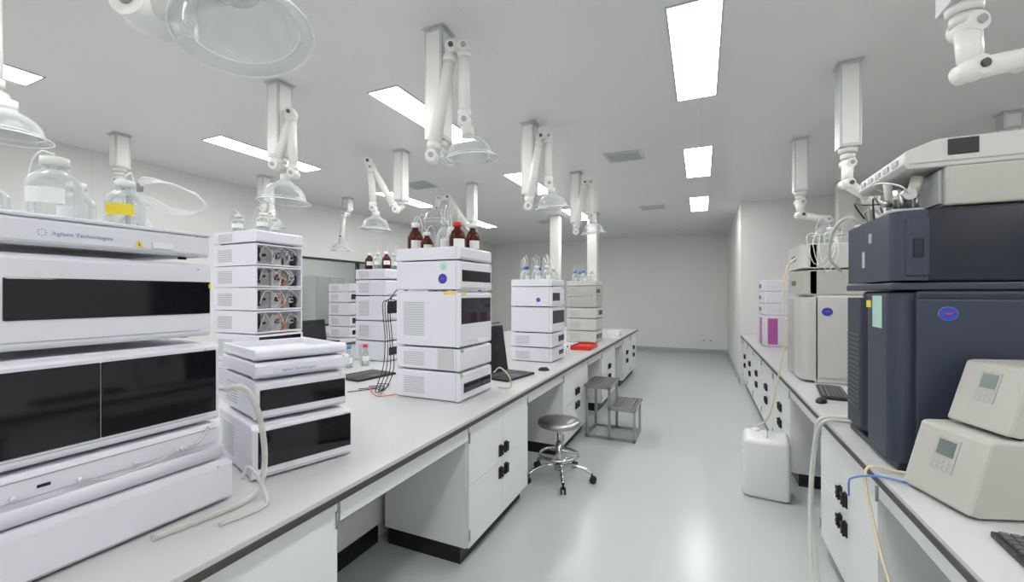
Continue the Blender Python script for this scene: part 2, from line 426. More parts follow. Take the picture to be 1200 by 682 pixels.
def warn(yf, zf, s=0.02):
    def f(o, w, d, h):
        c, e = yf*w, zf*h
        B().prism([(c-s/2, e), (c+s/2, e), (c, e+s*0.85)], 'X', 0, 0.002).obj('warning_triangle', YEL, o)
        B().prism([(c-s*0.08, e+s*0.15), (c+s*0.08, e+s*0.15), (c, e+s*0.55)], 'X', 0.002, 0.0025).obj('warning_mark', BLACK, o)
    return f

# tower 1 (nearest)
G1 = 'nearest instrument tower modules'
X1 = -1.45
def base_detail(o, w, d, h):
    B().prism([(-0.012, h-0.012), (0.0, h-0.012), (-0.004, h+0.004), (-0.03, h+0.004), (-0.03, h-0.002)], 'Y', 0.01, w-0.01).obj('top_rim', WHITE, o)
module(X1+0.045, 0.28, 0.83, 0.625, 0.5, 0.135, 'plain', None, group=G1, extra=(base_detail,), label='low white chromatography base module protruding at the bottom of the tower')
def purge(o, w, d, h):
    prof = [(0.0, 0.004), (0.018, 0.006), (0.027, 0.014), (0.031, 0.028), (0.031, 0.046), (0.027, 0.050), (0.024, 0.044), (0.021, 0.026), (0.010, 0.020), (0.0, 0.020)]
    B().prism(prof, 'Y', 0.012, w-0.008, 0, True).obj('drip_tray', WHITE, o)
    B().box(-0.002, 0.002, w*0.03, w*0.97, h*0.46, h*0.86, 0.002).obj('recessed_tray', WHITE, o)
    B().box(0.0015, 0.003, w*0.03, w*0.97, h*0.84, h*0.87).obj('painted_gap_shade', GREYP, o)  # raised grey strip, the shade of a gap put into its colour
    for k in range(4):
        y = w*(0.2+0.2*k)
        b = B(); b.cyl((0.0, y, h*0.56), (0.013, y, h*0.53), 0.0055, seg=12); b.obj('drain_nozzle', WHITE, o)
    b = B(); b.tube([(0.013, w*0.8, h*0.55), (0.022, w*0.85, h*0.62), (0.016, w*0.9, h*0.80), (0.006, w*0.93, h*0.95)], 0.004, 8); b.obj('drain_tube', HOSE, o)
    b = B(); b.tube([(0.012, w*0.42, h*0.5), (0.02, w*0.5, h*0.42), (0.022, w*0.66, h*0.46), (0.012, w*0.78, h*0.6)], 0.003, 8); b.obj('drain_tube', HOSE, o)
    B().box(-0.001, 0.0035, w*0.27, w*0.31, h*0.62, h*0.68).obj('indicator', GLOSSBLK, o)
module(X1+0.01, 0.31, 0.968, 0.58, 0.48, 0.118, 'plain', None, group=G1, extra=(purge,), label='white leak tray module with drain nozzles in the instrument tower')
module(X1, 0.30, 1.087, 0.59, 0.48, 0.262, 'win', ((0.02, 0.489, 0.13, 0.89), (0.491, 0.985, 0.13, 0.89)), group=G1, label='large white autosampler with two dark smoked front doors')
module(X1, 0.33, 1.362, 0.535, 0.47, 0.24, 'win', (0.16, 0.995, 0.32, 0.74), group=G1, extra=(stick(YEL, 0.985, 0.998, 0.66, 0.71),), label='white detector module with long dark window in its rounded front')
def lip(o, w, d, h):
    B().box(-d, 0.004, -0.004, w+0.004, h-0.006, h+0.004, 0.004).obj('lid', WHITE, o)
module(X1, 0.34, 1.612, 0.52, 0.45, 0.078, 'plain', None, group=G1, extra=(brand(0.30, 0.42, 0.014), warn(0.64, 0.28, 0.022), stick(PAPER, 0.70, 0.80, 0.28, 0.5), lip), label='thin white top module with small printed maker name and warning sticker')

# tower 2 (low)
G2 = 'low instrument tower modules'; rz2 = math.radians(-18)
def T2(dx, dy): c, s = math.cos(rz2), math.sin(rz2); return (-1.475+dx*c-dy*s, 1.035+dx*s+dy*c)
p = T2(0.03, -0.02); module(p[0], p[1], 0.83, 0.37, 0.42, 0.2, 'win', (0.05, 0.99, 0.22, 0.88), rz=rz2, group=G2, label='white chromatography module with large dark window under a low tower')
p = T2(0, 0); module(p[0], p[1], 1.034, 0.34, 0.42, 0.15, 'win', (0.04, 0.99, 0.26, 0.77), rz=rz2, group=G2)
p = T2(0.01, -0.005); module(p[0], p[1], 1.188, 0.355, 0.43, 0.062, 'plain', None, rz=rz2, group=G2, vents=False, extra=(brand(0.25, 0.38, 0.015),), label='thin white pump cover module with small printed maker name')
p = T2(0.0, 0.0); module(p[0], p[1], 1.252, 0.345, 0.42, 0.045, 'tray', None, rz=rz2, group=G2, label='shallow empty white solvent tray on top of the low tower')

# tower 3
G3 = 'central instrument tower modules'
X3, Y3, D3, W3 = -1.35, 2.26, 0.49, 0.42
module(X3, Y3, 0.83, W3, D3, 0.185, 'win', (0.10, 0.97, 0.30, 0.62), group=G3, extra=(stick(GRN, 0.0, 0.05, 0.85, 0.98),))
module(X3, Y3, 1.018, W3, D3, 0.145, 'plain', None, group=G3, vents=True, extra=(sidestick(LTGREY, 0.66, 0.90, 0.1, 0.95), stick(GRN, 0.02, 0.08, 0.85, 0.97)))
module(X3, Y3, 1.166, W3, D3, 0.355, 'win', ((0.03, 0.97, 0.42, 0.88),), group=G3, label='tall white autosampler with a big dark smoked front window', extra=(stick(PAPER, 0.5, 0.9, 0.05, 0.12), stick(YEL, 0.05, 0.15, 0.93, 0.97), sidestick(YEL, 0.75, 0.95, 0.94, 0.98)))
module(X3, Y3, 1.524, W3, D3, 0.19, 'win', (0.05, 0.97, 0.30, 0.68), group=G3, vents=False, extra=(sidestick(BLUE, 0.67, 0.80, 0.22, 0.56, True, RED), sidestick(PALEG, 0.70, 0.79, 0.70, 0.88, True)))
module(X3, Y3, 1.716, W3, D3, 0.085, 'tray', None, group=G3)
# tower 4
G4 = 'third instrument tower modules'
X4, Y4 = -1.33, 3.96
module(X4, Y4, 0.83, 0.40, 0.44, 0.14, 'plain', None, group=G4, extra=(stick(GLOSSBLK, 0.55, 0.9, 0.4, 0.7),))
module(X4, Y4, 0.972, 0.40, 0.44, 0.145, 'plain', None, group=G4, extra=(stick(GLOSSBLK, 0.5, 0.95, 0.35, 0.75),))
module(X4, Y4, 1.119, 0.40, 0.44, 0.255, 'win', (0.05, 0.97, 0.36, 0.86), group=G4, vents=False)
module(X4, Y4, 1.376, 0.40, 0.44, 0.2, 'win', (0.05, 0.6, 0.3, 0.7), group=G4, vents=False, extra=(sidestick(BLUE, 0.62, 0.72, 0.24, 0.46, True, RED),))
module(X4, Y4, 1.578, 0.40, 0.44, 0.075, 'tray', None, group=G4)
# tower 5 beige
G5 = 'beige instrument tower modules'
X5, Y5 = -1.33, 5.85
zz = 0.83
for h, wn in ((0.16, (0.1, 0.9, 0.3, 0.7)), (0.17, None), (0.15, (0.4, 0.95, 0.3, 0.75)), (0.15, None), (0.15, (0.1, 0.6, 0.35, 0.7))):
    module(X5, Y5, zz, 0.42, 0.42, h, 'win' if wn else 'plain', wn, m=OFFW if zz < 1.2 else BEIGE, group=G5, label='beige-grey chromatography module in a tower on the island'); zz += h+0.002
module(X5, Y5, zz, 0.42, 0.42, 0.07, 'tray', None, m=OFFW, group=G5, label='beige-grey solvent tray holding bottles')
Z5 = zz
# tower A (open fronts)
GA = 'open-front instrument tower modules'
zz = 0.83
for i, (h, k) in enumerate(((0.2, 'plain'), (0.2, 'win'), (0.155, 'open'), (0.155, 'open'), (0.145, 'open'), (0.15, 'open'), (0.09, 'plain'))):
    module(-2.7, 1.9, zz, 0.36, 0.46, h, k, (0.05, 0.95, 0.1, 0.9) if k == 'win' else None, group=GA, orange=i in (2, 3, 4)); zz += h+0.002
ZA = zz
# tower C
GC = 'rear row instrument tower modules'
zz = 0.83
for h, wn in ((0.2, (0.1, 0.9, 0.3, 0.7)), (0.2, None), (0.25, (0.05, 0.95, 0.3, 0.8)), (0.16, None), (0.11, None)):
    module(-2.85, 3.35, zz, 0.42, 0.4, h, 'win' if wn else 'plain', wn, group=GC, label='white chromatography module in a rear tower on the island'); zz += h+0.002
ZC = zz
zz = 0.83
for h, wn in ((0.17, (0.1, 0.9, 0.3, 0.7)), (0.17, None), (0.2, (0.05, 0.95, 0.3, 0.8)), (0.16, None), (0.13, (0.1, 0.5, 0.3, 0.7))):
    module(-2.85, 5.1, zz, 0.42, 0.4, h, 'win' if wn else 'plain', wn, group=GC, label='white chromatography module in a rear tower on the island'); zz += h+0.002
for (bx, by) in ((-4.9, 4.95), (-4.95, 6.6)):
    zz = 0.83
    for h, wn in ((0.17, (0.1, 0.9, 0.3, 0.7)), (0.17, (0.1, 0.9, 0.3, 0.8)), (0.2, None), (0.16, (0.05, 0.95, 0.3, 0.8)), (0.13, None)):
        module(bx, by, zz, 0.45, 0.45, h, 'win' if wn else 'plain', wn, group='window bench tower modules', label='white chromatography module in a tower near the window wall'); zz += h+0.002

# ------------------------------------------------------------------ bottles
def bottle(x, y, z, r, h, kind='clear', cap=BLUECAP, level=0.5, tubes=1, lab=PAPER, tdir=(-1, 0), th=1.0, label=None):
    nm = label or {'clear': 'clear glass reagent bottle with cap', 'amber': 'amber brown glass reagent bottle with cap'}[kind] + (' and thin tubing' if tubes else '')
    o = thing('reagent_bottle', nm, 'bottle', (x, y, z), 0, 'reagent bottles')
    n = r*0.42
    prof = [(0, 0.002), (r*0.88, 0), (r*0.97, h*0.02), (r, h*0.06), (r, h*0.54), (r*0.97, h*0.60), (r*0.88, h*0.66), (r*0.70, h*0.73), (n*1.15, h*0.78), (n, h*0.81), (n, h*0.90)]
    B().lathe(prof).obj('glass_body', GLASS if kind == 'clear' else AMBER, o)
    if level:
        rr = r*0.95; lt = h*0.54*level/0.6 if level < 0.6 else h*0.54
        B().lathe([(0, 0.004), (rr, 0.004), (rr, lt), (0, lt)]).obj('liquid', LIQ, o)
    b = B(); b.cyl((0, 0, h*0.86), (0, 0, h), n*1.28, n*1.2, 20); b.obj('cap', cap, o)
    if lab:
        b = B(); sg = 10
        A = [(math.cos(-1.5+1.5*i/sg)*(r+0.0008), math.sin(-1.5+1.5*i/sg)*(r+0.0008)) for i in range(sg+1)]
        V = [[b.bm.verts.new((*a, zz_)) for a in A] for zz_ in (h*0.24, h*0.48)]
        for i in range(sg): b.bm.faces.new((V[0][i], V[0][i+1], V[1][i+1], V[1][i]))
        b.obj('paper_label', lab, o)
    for t in range(tubes):
        k = t-tubes/2+0.5
        b = B()
        b.tube([(k*0.01, k*0.01, h*0.3), (k*0.01, k*0.01, h), (k*0.02+tdir[0]*0.02, k*0.02+tdir[1]*0.02, h+(0.06+0.02*t)*th), (tdir[0]*0.06+k*0.03, tdir[1]*0.06, h+(0.085+0.025*t)*th), (tdir[0]*0.10, tdir[1]*0.10+k*0.03, h*0.85), (tdir[0]*0.11, tdir[1]*0.11+k*0.03, 0.02)], 0.0020, 6)
        b.obj('tubing', TUBEW, o)
ZT = 1.695
bottle(-1.575, 0.545, ZT, 0.056, 0.168, 'clear', PAPER, 0.0, 1, PAPER, th=0.2, tdir=(-0.5, -0.3), label='large clear glass bottle with wide pale cap and paper label')
bottle(-1.75, 0.47, ZT, 0.045, 0.12, 'clear', PAPER, 0.2, 0, None)
bottle(-1.56, 0.69, ZT, 0.046, 0.14, 'clear', PAPER, 0.0, 1, YEL, (-0.3, 0.4), 0.35, label='clear glass bottle with pale cap and yellow label')
bottle(-1.77, 0.66, ZT, 0.045, 0.15, 'clear', PAPER, 0.2, 0, PAPER)
o = thing('tubing_bundle', 'loops of thin white tubing with steel fittings on the instrument', 'tubing', (-1.64, 0.80, ZT))
for k in range(5):
    q = 0.010*k
    b = B()
    b.tube([(-0.08, -0.03+q*0.4, 0.14), (-0.05, 0.0, 0.17+q*0.6), (0.02, 0.04+q, 0.175-q*0.3), (0.08, 0.10-q*0.3, 0.13+q*0.3), (0.07, 0.12-q*0.2, 0.095), (-0.0, 0.06, 0.075+q*0.5), (-0.05, -0.02, 0.09+q), (-0.07, -0.03, 0.01)], 0.0023, 6)
    b.obj('loop', TUBEW, o)
b = B(); b.cyl((-0.075, -0.03, 0.0), (-0.075, -0.03, 0.15), 0.010); b.cyl((-0.075, -0.055, 0.15), (-0.075, 0.0, 0.165), 0.017); b.obj('fitting', STEEL, o)
# tower 3
bottle(-1.78, 2.39, 1.75, 0.053, 0.235, 'amber', PAPER, 0, 2, th=0.6, tdir=(0, 1))
bottle(-1.665, 2.36, 1.75, 0.042, 0.16, 'amber', PAPER, 0, 1, th=0.6, tdir=(0, 1))
bottle(-1.555, 2.40, 1.75, 0.053, 0.235, 'clear', GLASS, 0.5, 3, PAPER, tdir=(-0.3, 1))
bottle(-1.425, 2.35, 1.75, 0.052, 0.21, 'amber', RED, 0, 2, tdir=(-0.6, 0), label='amber glass bottle with red cap and thin tubing')
bottle(-1.43, 2.56, 1.75, 0.050, 0.235, 'amber', PAPER, 0, 1, tdir=(0, 0.6))
bottle(-1.60, 2.56, 1.75, 0.050, 0.22, 'clear', PAPER, 0.4, 1, tdir=(-0.5, 0.4))
for dx, dy, k in ((-0.08, 0.08, 'clear'), (-0.19, 0.07, 'clear'), (-0.30, 0.08, 'clear'), (-0.38, 0.22, 'clear'), (-0.12, 0.22, 'clear'), (-0.25, 0.32, 'clear'), (-0.1, 0.34, 'clear')):
    bottle(X4+dx, Y4+dy, 1.606, 0.045, 0.18, k, BLUECAP if dx < -0.2 else PAPER, 0.5, 2, tdir=(-0.7, 0.7))
for dx, dy in ((-0.08, 0.1), (-0.2, 0.09), (-0.32, 0.1), (-0.15, 0.28), (-0.3, 0.3)):
    bottle(X5+dx, Y5+dy, Z5+0.026, 0.045, 0.19, 'clear', BLUECAP if dx < -0.18 else PAPER, 0.4, 1, tdir=(-0.5, 0.7))
for dx, dy in ((-0.33, 0.1), (-0.1, 0.12), (-0.2, 0.28)):
    bottle(-2.7+dx, 1.9+dy, ZA, 0.05, 0.13, 'clear', PAPER, 0.3, 1, th=0.5)
for dx, dy, k in ((-0.08, 0.1, 'amber'), (-0.20, 0.1, 'clear'), (-0.32, 0.12, 'amber'), (-0.12, 0.27, 'clear')):
    bottle(-2.85+dx, 3.35+dy, ZC, 0.045, 0.17, k, PAPER, 0.3 if k == 'clear' else 0, 1, tdir=(0, 0.9))
for x, y, c in ((-2.95, 2.96, BLUECAP), (-2.90, 3.12, RED), (-3.1, 2.98, PAPER)):
    bottle(x, y, TZ, 0.042, 0.2, 'clear', c, 0.5, 0)
for k in range(6):
    bottle(-5.0-0.12*(k % 2), 5.75+0.13*k, TZ, 0.045, 0.22, 'amber' if k % 3 == 0 else 'clear', BLUECAP if k % 2 else PAPER, 0.4, 0)

# ------------------------------------------------------------------ loose items on island
def hose(name, label, pts, r, m, cat='hose', **k):
    return top(B().tube(pts, r, 10, 8).obj(name, m), label, cat)
hose('drain_hose', 'thick milky plastic drain hose curling from the instrument onto the worktop',
     [(-1.43, 0.895, 1.19), (-1.385, 0.93, 1.19), (-1.37, 0.965, 1.12), (-1.36, 0.985, 0.99), (-1.345, 0.97, 0.89), (-1.335, 0.93, 0.85), (-1.33, 0.87, 0.841), (-1.345, 0.76, 0.839), (-1.36, 0.66, 0.839)], 0.0095, HOSE)
hose('drain_hose', 'narrow milky hose lying beside the low instrument tower',
     [(-1.385, 0.925, 0.89), (-1.375, 0.935, 0.93), (-1.35, 0.95, 0.9), (-1.30, 0.95, 0.838), (-1.25, 0.90, 0.836), (-1.27, 0.78, 0.836)], 0.0055, HOSE)
o = thing('cable_bundle', 'thin black cables hanging behind the instrument tower onto the worktop', 'cable', (-1.9, 2.3, TZ))
for k in range(4):
    b = B(); b.tube([(0.045-0.02*k, 0.04+0.02*k, 0.74-0.06*k), (-0.02-0.02*k, 0.0, 0.62), (-0.03-0.02*k, 0.03, 0.37), (0.0-0.03*k, 0.01, 0.17), (-0.05, -0.02-0.03*k, 0.03), (-0.2, 0.05+0.05*k, 0.006), (-0.3, -0.1+0.1*k, 0.006)], 0.003, 8)
    b.obj('cable', RUB, o)
b = B(); b.tube([(0.045, 0.0, 0.004), (-0.03, -0.1, 0.004), (-0.15, -0.03, 0.004), (-0.3, 0.1, 0.004)], 0.003, 8); b.obj('cable', HOSER, o, label='thin orange cable')
hose('drain_hose', 'thin yellowish tube from the instrument over the worktop edge', [(-1.34, 2.70, 0.95), (-1.28, 2.68, 0.99), (-1.22, 2.70, 0.93), (-1.24, 2.76, 0.843), (-1.33, 2.74, 0.838)], 0.005, HOSEY)

def laptop(x, y, z, rz, w, d, sh, ang, label):
    o = thing('laptop', label, 'laptop', (x, y, z), rz)
    B().box(0, d, -w/2, w/2, 0, 0.018, 0.004).obj('base', BLACK, o)
    b = B()
    for i in range(5):
        for j in range(13):
            b.box(0.03+i*0.021, 0.047+i*0.021, -w/2+0.018+j*(w-0.036)/13, -w/2+0.015+(j+1)*(w-0.036)/13, 0.018, 0.0205)
    b.obj('keyboard', DKGREY, o)
    B().box(0.155, d-0.01, -0.045, 0.045, 0.018, 0.0188).obj('touchpad', DKGREY, o)
    c, s = math.cos(ang), math.sin(ang)
    b = B(); b.prism([(0, 0.014), (-s*sh, 0.014+c*sh), (-s*sh-0.008, 0.012+c*sh), (-0.008, 0.010)], 'Y', -w/2, w/2); b.obj('lid', BLACK, o)
    b = B(); b.prism([(0.001-s*0.015, 0.018+c*0.012), (0.001-s*sh*0.94, 0.014+c*sh*0.94), (-s*sh*0.94, 0.014+c*sh*0.94), (-s*0.015, 0.018+c*0.012)], 'Y', -w/2+0.012, w/2-0.012); b.obj('screen', SCREEN, o)
laptop(-1.58, 3.20, TZ, math.radians(-10), 0.40, 0.27, 0.39, math.radians(9), 'black open laptop standing on the island worktop')
laptop(-2.62, 2.72, TZ, math.radians(-8), 0.38, 0.26, 0.02, math.radians(80), 'black laptop base lying on the rear part of the worktop')
laptop(-4.95, 4.35, TZ, 0, 0.4, 0.26, 0.3, math.radians(8), 'black open laptop on the window wall bench')
def mouse(x, y, z, rz=0):
    o = thing('computer_mouse', 'black computer mouse on the worktop', 'mouse', (x, y, z), rz, 'computer mice')
    b = B(); b.lathe([(0.0, 0.030), (0.015, 0.028), (0.026, 0.018), (0.03, 0.006), (0.029, 0)], seg=18)
    m_ = b.obj('shell', BLACK, o); m_.scale = (1.7, 1, 1)
    B().cyl((0.022, -0.004, 0.028), (0.022, 0.004, 0.028), 0.006, seg=10).obj('wheel', DKGREY, o)
mouse(-1.27, 3.55, TZ, 0.3); mouse(0.68, 3.20, TZ, 1.2)
def box_open(name, label, cat, x, y, z, w, d, h, m):
    o = thing(name, label, cat, (x, y, z))
    b = B(); b.box(0, d, 0, w, 0, 0.006, 0.001)
    b.box(0, 0.006, 0, w, 0.006, h); b.box(d-0.006, d, 0, w, 0.006, h); b.box(0.006, d-0.006, 0, 0.006, 0.006, h); b.box(0.006, d-0.006, w-0.006, w, 0.006, h); b.obj('tray_shell', m, o)
    B().box(0.01, d-0.01, 0.01, w-0.01, 0.006, h*0.6).obj('contents', m if m is RED else PAPER, o)
box_open('red_tray', 'shallow red plastic tray between the instrument towers', 'tray', -1.45, 5.0, TZ, 0.42, 0.24, 0.05, RED)
box_open('parts_box', 'small white box with papers on the worktop', 'box', -1.4, 6.9, TZ, 0.3, 0.2, 0.08, PAPER)
for k in range(3):
    bottle(-1.5+0.06*k, 4.55+0.05*k, TZ, 0.022, 0.09, 'amber' if k == 1 else 'clear', BLACK, 0, 0, None)

# ------------------------------------------------------------------ stool
o = thing('lab_stool', 'round grey-topped chrome swivel stool with castor legs and foot ring', 'stool', (-1.06, 3.33, 0))
b = B(); b.lathe([(0, 0.435), (0.16, 0.435), (0.172, 0.445), (0.175, 0.462), (0.165, 0.478), (0.12, 0.484), (0, 0.485)], seg=36); b.obj('seat', STEEL, o)
b = B(); b.cyl((0, 0, 0.10), (0, 0, 0.30), 0.026); b.cyl((0, 0, 0.28), (0, 0, 0.436), 0.015); b.cyl((0, 0, 0.415), (0, 0, 0.436), 0.06, 0.08); b.cyl((0, 0, 0.08), (0, 0, 0.125), 0.04); b.obj('column', CHROME, o)
b = B(); N_ = 36
b.tube([(0.155*math.cos(2*math.pi*i/N_), 0.155*math.sin(2*math.pi*i/N_), 0.2) for i in range(N_+1)], 0.011, 8, 1, True)
for k in range(3):
    a = 2*math.pi*k/3+0.5; b.tube([(0, 0, 0.235), (0.07*math.cos(a), 0.07*math.sin(a), 0.215), (0.155*math.cos(a), 0.155*math.sin(a), 0.2)], 0.008)
b.obj('foot_ring', CHROME, o)
for k in range(5):
    a = 2*math.pi*k/5-1.15; c, s = math.cos(a), math.sin(a)
    b = B(); b.tube([(0.02*c, 0.02*s, 0.105), (0.11*c, 0.11*s, 0.125), (0.2*c, 0.2*s, 0.105), (0.265*c, 0.265*s, 0.075)], 0.014); b.obj('leg', CHROME, o)
    b = B(); q = Vector((-s, c, 0))*0.014; cc = Vector((0.275*c, 0.275*s, 0.027))
    for sg in (1, -1): b.cyl(cc+q*sg-q*0.35, cc+q*sg+q*0.35, 0.027)
    b.cyl((0.265*c, 0.265*s, 0.03), (0.265*c, 0.265*s, 0.075), 0.008); b.obj('castor', RUB, o)
# ------------------------------------------------------------------ two step stool
o = thing('step_stool', 'grey metal two-step stool with slatted treads beside the cabinets', 'step stool', (-1.12, 4.42, 0))
def bar(b, p, q, t=0.013):
    x0, x1 = min(p[0], q[0])-t, max(p[0], q[0])+t; y0, y1 = min(p[1], q[1])-t, max(p[1], q[1])+t; z0, z1 = min(p[2], q[2])-t, max(p[2], q[2])+t
    b.box(x0, x1, y0, y1, max(0, z0), z1)
W = 0.46
b = B()
for y in (0.013, W-0.013):
    bar(b, (0.013, y, 0), (0.013, y, 0.53)); bar(b, (0.25, y, 0), (0.25, y, 0.53)); bar(b, (0.50, y, 0), (0.50, y, 0.32))
    bar(b, (0.013, y, 0.53), (0.25, y, 0.53)); bar(b, (0.25, y, 0.32), (0.50, y, 0.32)); bar(b, (0.013, y, 0.013), (0.50, y, 0.013)); 
for x, z in ((0.013, 0.53), (0.25, 0.53), (0.5, 0.32), (0.25, 0.32), (0.013, 0.013), (0.5, 0.013)): bar(b, (x, 0.013, z), (x, W-0.013, z))
b.obj('frame', STEEL, o)
for x0, x1, z in ((-0.01, 0.275, 0.543), (0.265, 0.525, 0.333)):
    b = B()
    n = 6
    for k in range(n):
        a = x0+(x1-x0)*k/n; b.box(a, a+(x1-x0)/n-0.008, -0.01, W+0.01, z, z+0.012)
    b.box(x0, x1, -0.012, 0.0, z-0.01, z+0.016); b.box(x0, x1, W, W+0.012, z-0.01, z+0.016)
    b.obj('tread', STEEL, o)
# ------------------------------------------------------------------ tank
o = thing('plastic_canister', 'large milky white plastic canister standing on the floor', 'canister', (0.275, 3.60, 0), math.radians(-6))
b = B(); b.box(0, 0.31, 0, 0.31, 0, 0.435, 0.035, 4)
b.obj('body', TANK, o)
b = B()
for z in (0.07, 0.13, 0.31, 0.37): b.box(-0.003, 0.313, 0.03, 0.28, z, z+0.008, 0.002)
b.obj('ribs', TANK, o)
b = B(); b.tube([(0.155, 0.06, 0.425), (0.155, 0.09, 0.453), (0.155, 0.19, 0.453), (0.155, 0.22, 0.425)], 0.012); b.obj('handle', TANK, o)
b = B(); b.cyl((0.09, 0.25, 0.43), (0.09, 0.25, 0.451), 0.028); b.obj('cap', TANK, o)
hose('waste_tube', 'long yellowish waste tube hanging from the instruments down to the canister',
     [(0.66, 3.84, 1.78), (0.60, 3.84, 1.70), (0.57, 3.84, 1.45), (0.59, 3.84, 1.2), (0.565, 3.84, 1.0), (0.53, 3.84, 0.8), (0.49, 3.80, 0.62), (0.46, 3.84, 0.52), (0.39, 3.85, 0.462)], 0.006, HOSEY)
hose('waste_tube', 'clear plastic hose draped over the worktop edge toward the floor',
     [(0.80, 2.78, 0.845), (0.68, 2.74, 0.852), (0.575, 2.72, 0.84), (0.55, 2.70, 0.74), (0.53, 2.69, 0.55), (0.515, 2.62, 0.35), (0.50, 2.42, 0.15), (0.49, 2.15, 0.03), (0.5, 1.8, 0.013)], 0.012, HOSE)
hose('waste_tube', 'second milky hose draped over the worktop edge',
     [(0.82, 2.70, 0.843), (0.70, 2.685, 0.85), (0.575, 2.665, 0.84), (0.535, 2.65, 0.70), (0.495, 2.55, 0.45), (0.46, 2.32, 0.2), (0.44, 2.0, 0.05), (0.44, 1.6, 0.010)], 0.009, HOSE)
hose('waste_tube', 'narrow yellowish tube hanging over the front of the cabinets',
     [(0.75, 2.02, 0.838), (0.66, 2.03, 0.842), (0.575, 2.04, 0.83), (0.565, 1.93, 0.68), (0.56, 1.75, 0.55), (0.555, 1.45, 0.42), (0.555, 1.1, 0.34)], 0.005, HOSEY)
hose('pneumatic_tube', 'blue pneumatic tube hanging over the worktop edge',
     [(0.70, 1.955, 0.836), (0.66, 1.945, 0.836), (0.60, 1.96, 0.838), (0.56, 2.01, 0.815), (0.54, 2.08, 0.775), (0.545, 2.13, 0.74), (0.55, 2.15, 0.68)], 0.0036, HOSEB)

# ------------------------------------------------------------------ navy mass spectrometer
NX, NY, ND, NW = 0.66, 2.06, 0.72, 0.58
def oval(o, x, z, m1, m2, plane_y, r=0.035, mark=RED):
    for nm, k, t, m in (('badge_ring', 1, 0.002, m1), ('badge_disc', 0.95, 0.0035, m2)):
        P = [(x+r*k*math.cos(2*math.pi*i/32), z+r*0.9*k*math.sin(2*math.pi*i/32)) for i in range(32)]
        B().prism(P, 'Y', plane_y-t, plane_y).obj(nm, m, o)
    B().prism([(x-r*0.45, z-r*0.14), (x+r*0.35, z-r*0.04), (x+r*0.5, z+r*0.2), (x-r*0.2, z+r*0.12)], 'Y', plane_y-0.0045, plane_y-0.003).obj('badge_mark', mark, o)
o = thing('mass_spectrometer', 'large dark navy mass spectrometer cabinet with curved front on the worktop', 'mass spectrometer', (NX, NY, TZ))
h = 0.685
B().box(0.07, ND, 0.0, NW, 0.02, h, 0.012, 3).obj('body', NAVY, o)
def roundprof(y0, y1, depth, n=8):
    P = [(0.10, y0)]
    for i in range(n+1):
        t = math.pi/2*i/n; P.append((0.05-0.05*math.sin(t) , y0+0.0+0.05*(1-math.cos(t))))
    for i in range(n+1):
        t = math.pi/2*i/n; P.append((0.05-0.05*math.cos(t), y1-0.05+0.05*math.sin(t)))
    P.append((0.10, y1)); return P
B().prism(roundprof(0.015, 0.30, 0), 'Z', 0.03, h-0.01, 0, False).obj('door', NAVY2, o)
B().prism(roundprof(0.31, NW, 0), 'Z', 0.06, h-0.03, 0, False).obj('curved_cover', NAVY, o)
b = B()
for k in range(16): b.box(-0.004, 0.02, 0.36, NW-0.05, 0.15+k*0.022, 0.157+k*0.022)
b.obj('cover_louvres', DKGREY, o)
B().box(0.065, ND-0.02, -0.010, 0.0, 0.05, h-0.03, 0.008, 3).obj('side_panel', NAVY2, o)
b = B()
for k in range(7): b.box(0.09, 0.16, -0.0115, -0.009, 0.09+k*0.018, 0.096+k*0.018)
b.obj('side_louvres', NAVYD, o)
B().box(0.02, ND, 0.01, NW, 0.0, 0.03, 0.006).obj('base', NAVYD, o)
oval(o, 0.155, h-0.085, GREYP, BLUE, -0.010, 0.028)
B().box(-0.0015, 0.004, 0.10, 0.2, h-0.15, h-0.02).obj('sticker', PALEG, o, label='pale green paper note')
B().box(-0.002, 0.004, 0.22, 0.27, h-0.07, h-0.04).obj('sticker', YEL, o)

o = thing('pump_unit', 'wide dark navy instrument unit resting on the mass spectrometer', 'lab instrument', (NX, NY-0.01, TZ+h+0.002))
hu = 0.30
B().box(0.09, ND, 0, NW, 0.03, hu, 0.014, 3).obj('body', NAVYD, o)
B().prism(roundprof(0.0, NW, 0), 'Z', 0.035, hu-0.004, 0).obj('front_cover', NAVY2, o)
B().box(0.0, ND, 0.01, NW-0.01, 0, 0.028, 0.006).obj('base', NAVY2, o)
B().box(0.035, 0.105, -0.008, 0.01, 0.05, hu-0.03, 0.008, 3).obj('side_trim', NAVY2, o)
B().box(0.055, 0.085, -0.012, -0.006, 0.12, 0.19, 0.004).obj('latch', NAVYD, o)
b = B(); b.box(-0.003, 0.003, 0.30, 0.33, 0.10, 0.17); b.obj('indicator', GREYP, o)
b = B(); b.box(-0.003, 0.003, 0.22, 0.25, 0.20, 0.24); b.obj('indicator', GREYP, o)
ztop = TZ+h+0.002+hu
o = thing('detector_unit', 'beige-grey detector box standing on the navy pump unit', 'lab instrument', (NX+0.16, NY+0.02, ztop))
B().box(0, 0.54, 0, 0.5, 0.01, 0.155, 0.008, 2).obj('body', BEIGE, o)
B().box(-0.012, 0.0, 0.02, 0.48, 0.02, 0.145, 0.004).obj('front_cover', GREYP, o)
for k in range(4):
    b = B(); b.cyl((0.05+0.4*(k % 2), 0.05+0.4*(k//2), 0), (0.05+0.4*(k % 2), 0.05+0.4*(k//2), 0.012), 0.015); b.obj('foot', RUB, o)
o = thing('valve_assembly', 'cluster of steel valves and looping tubing on the navy unit', 'valve', (NX+0.075, NY+0.14, ztop))
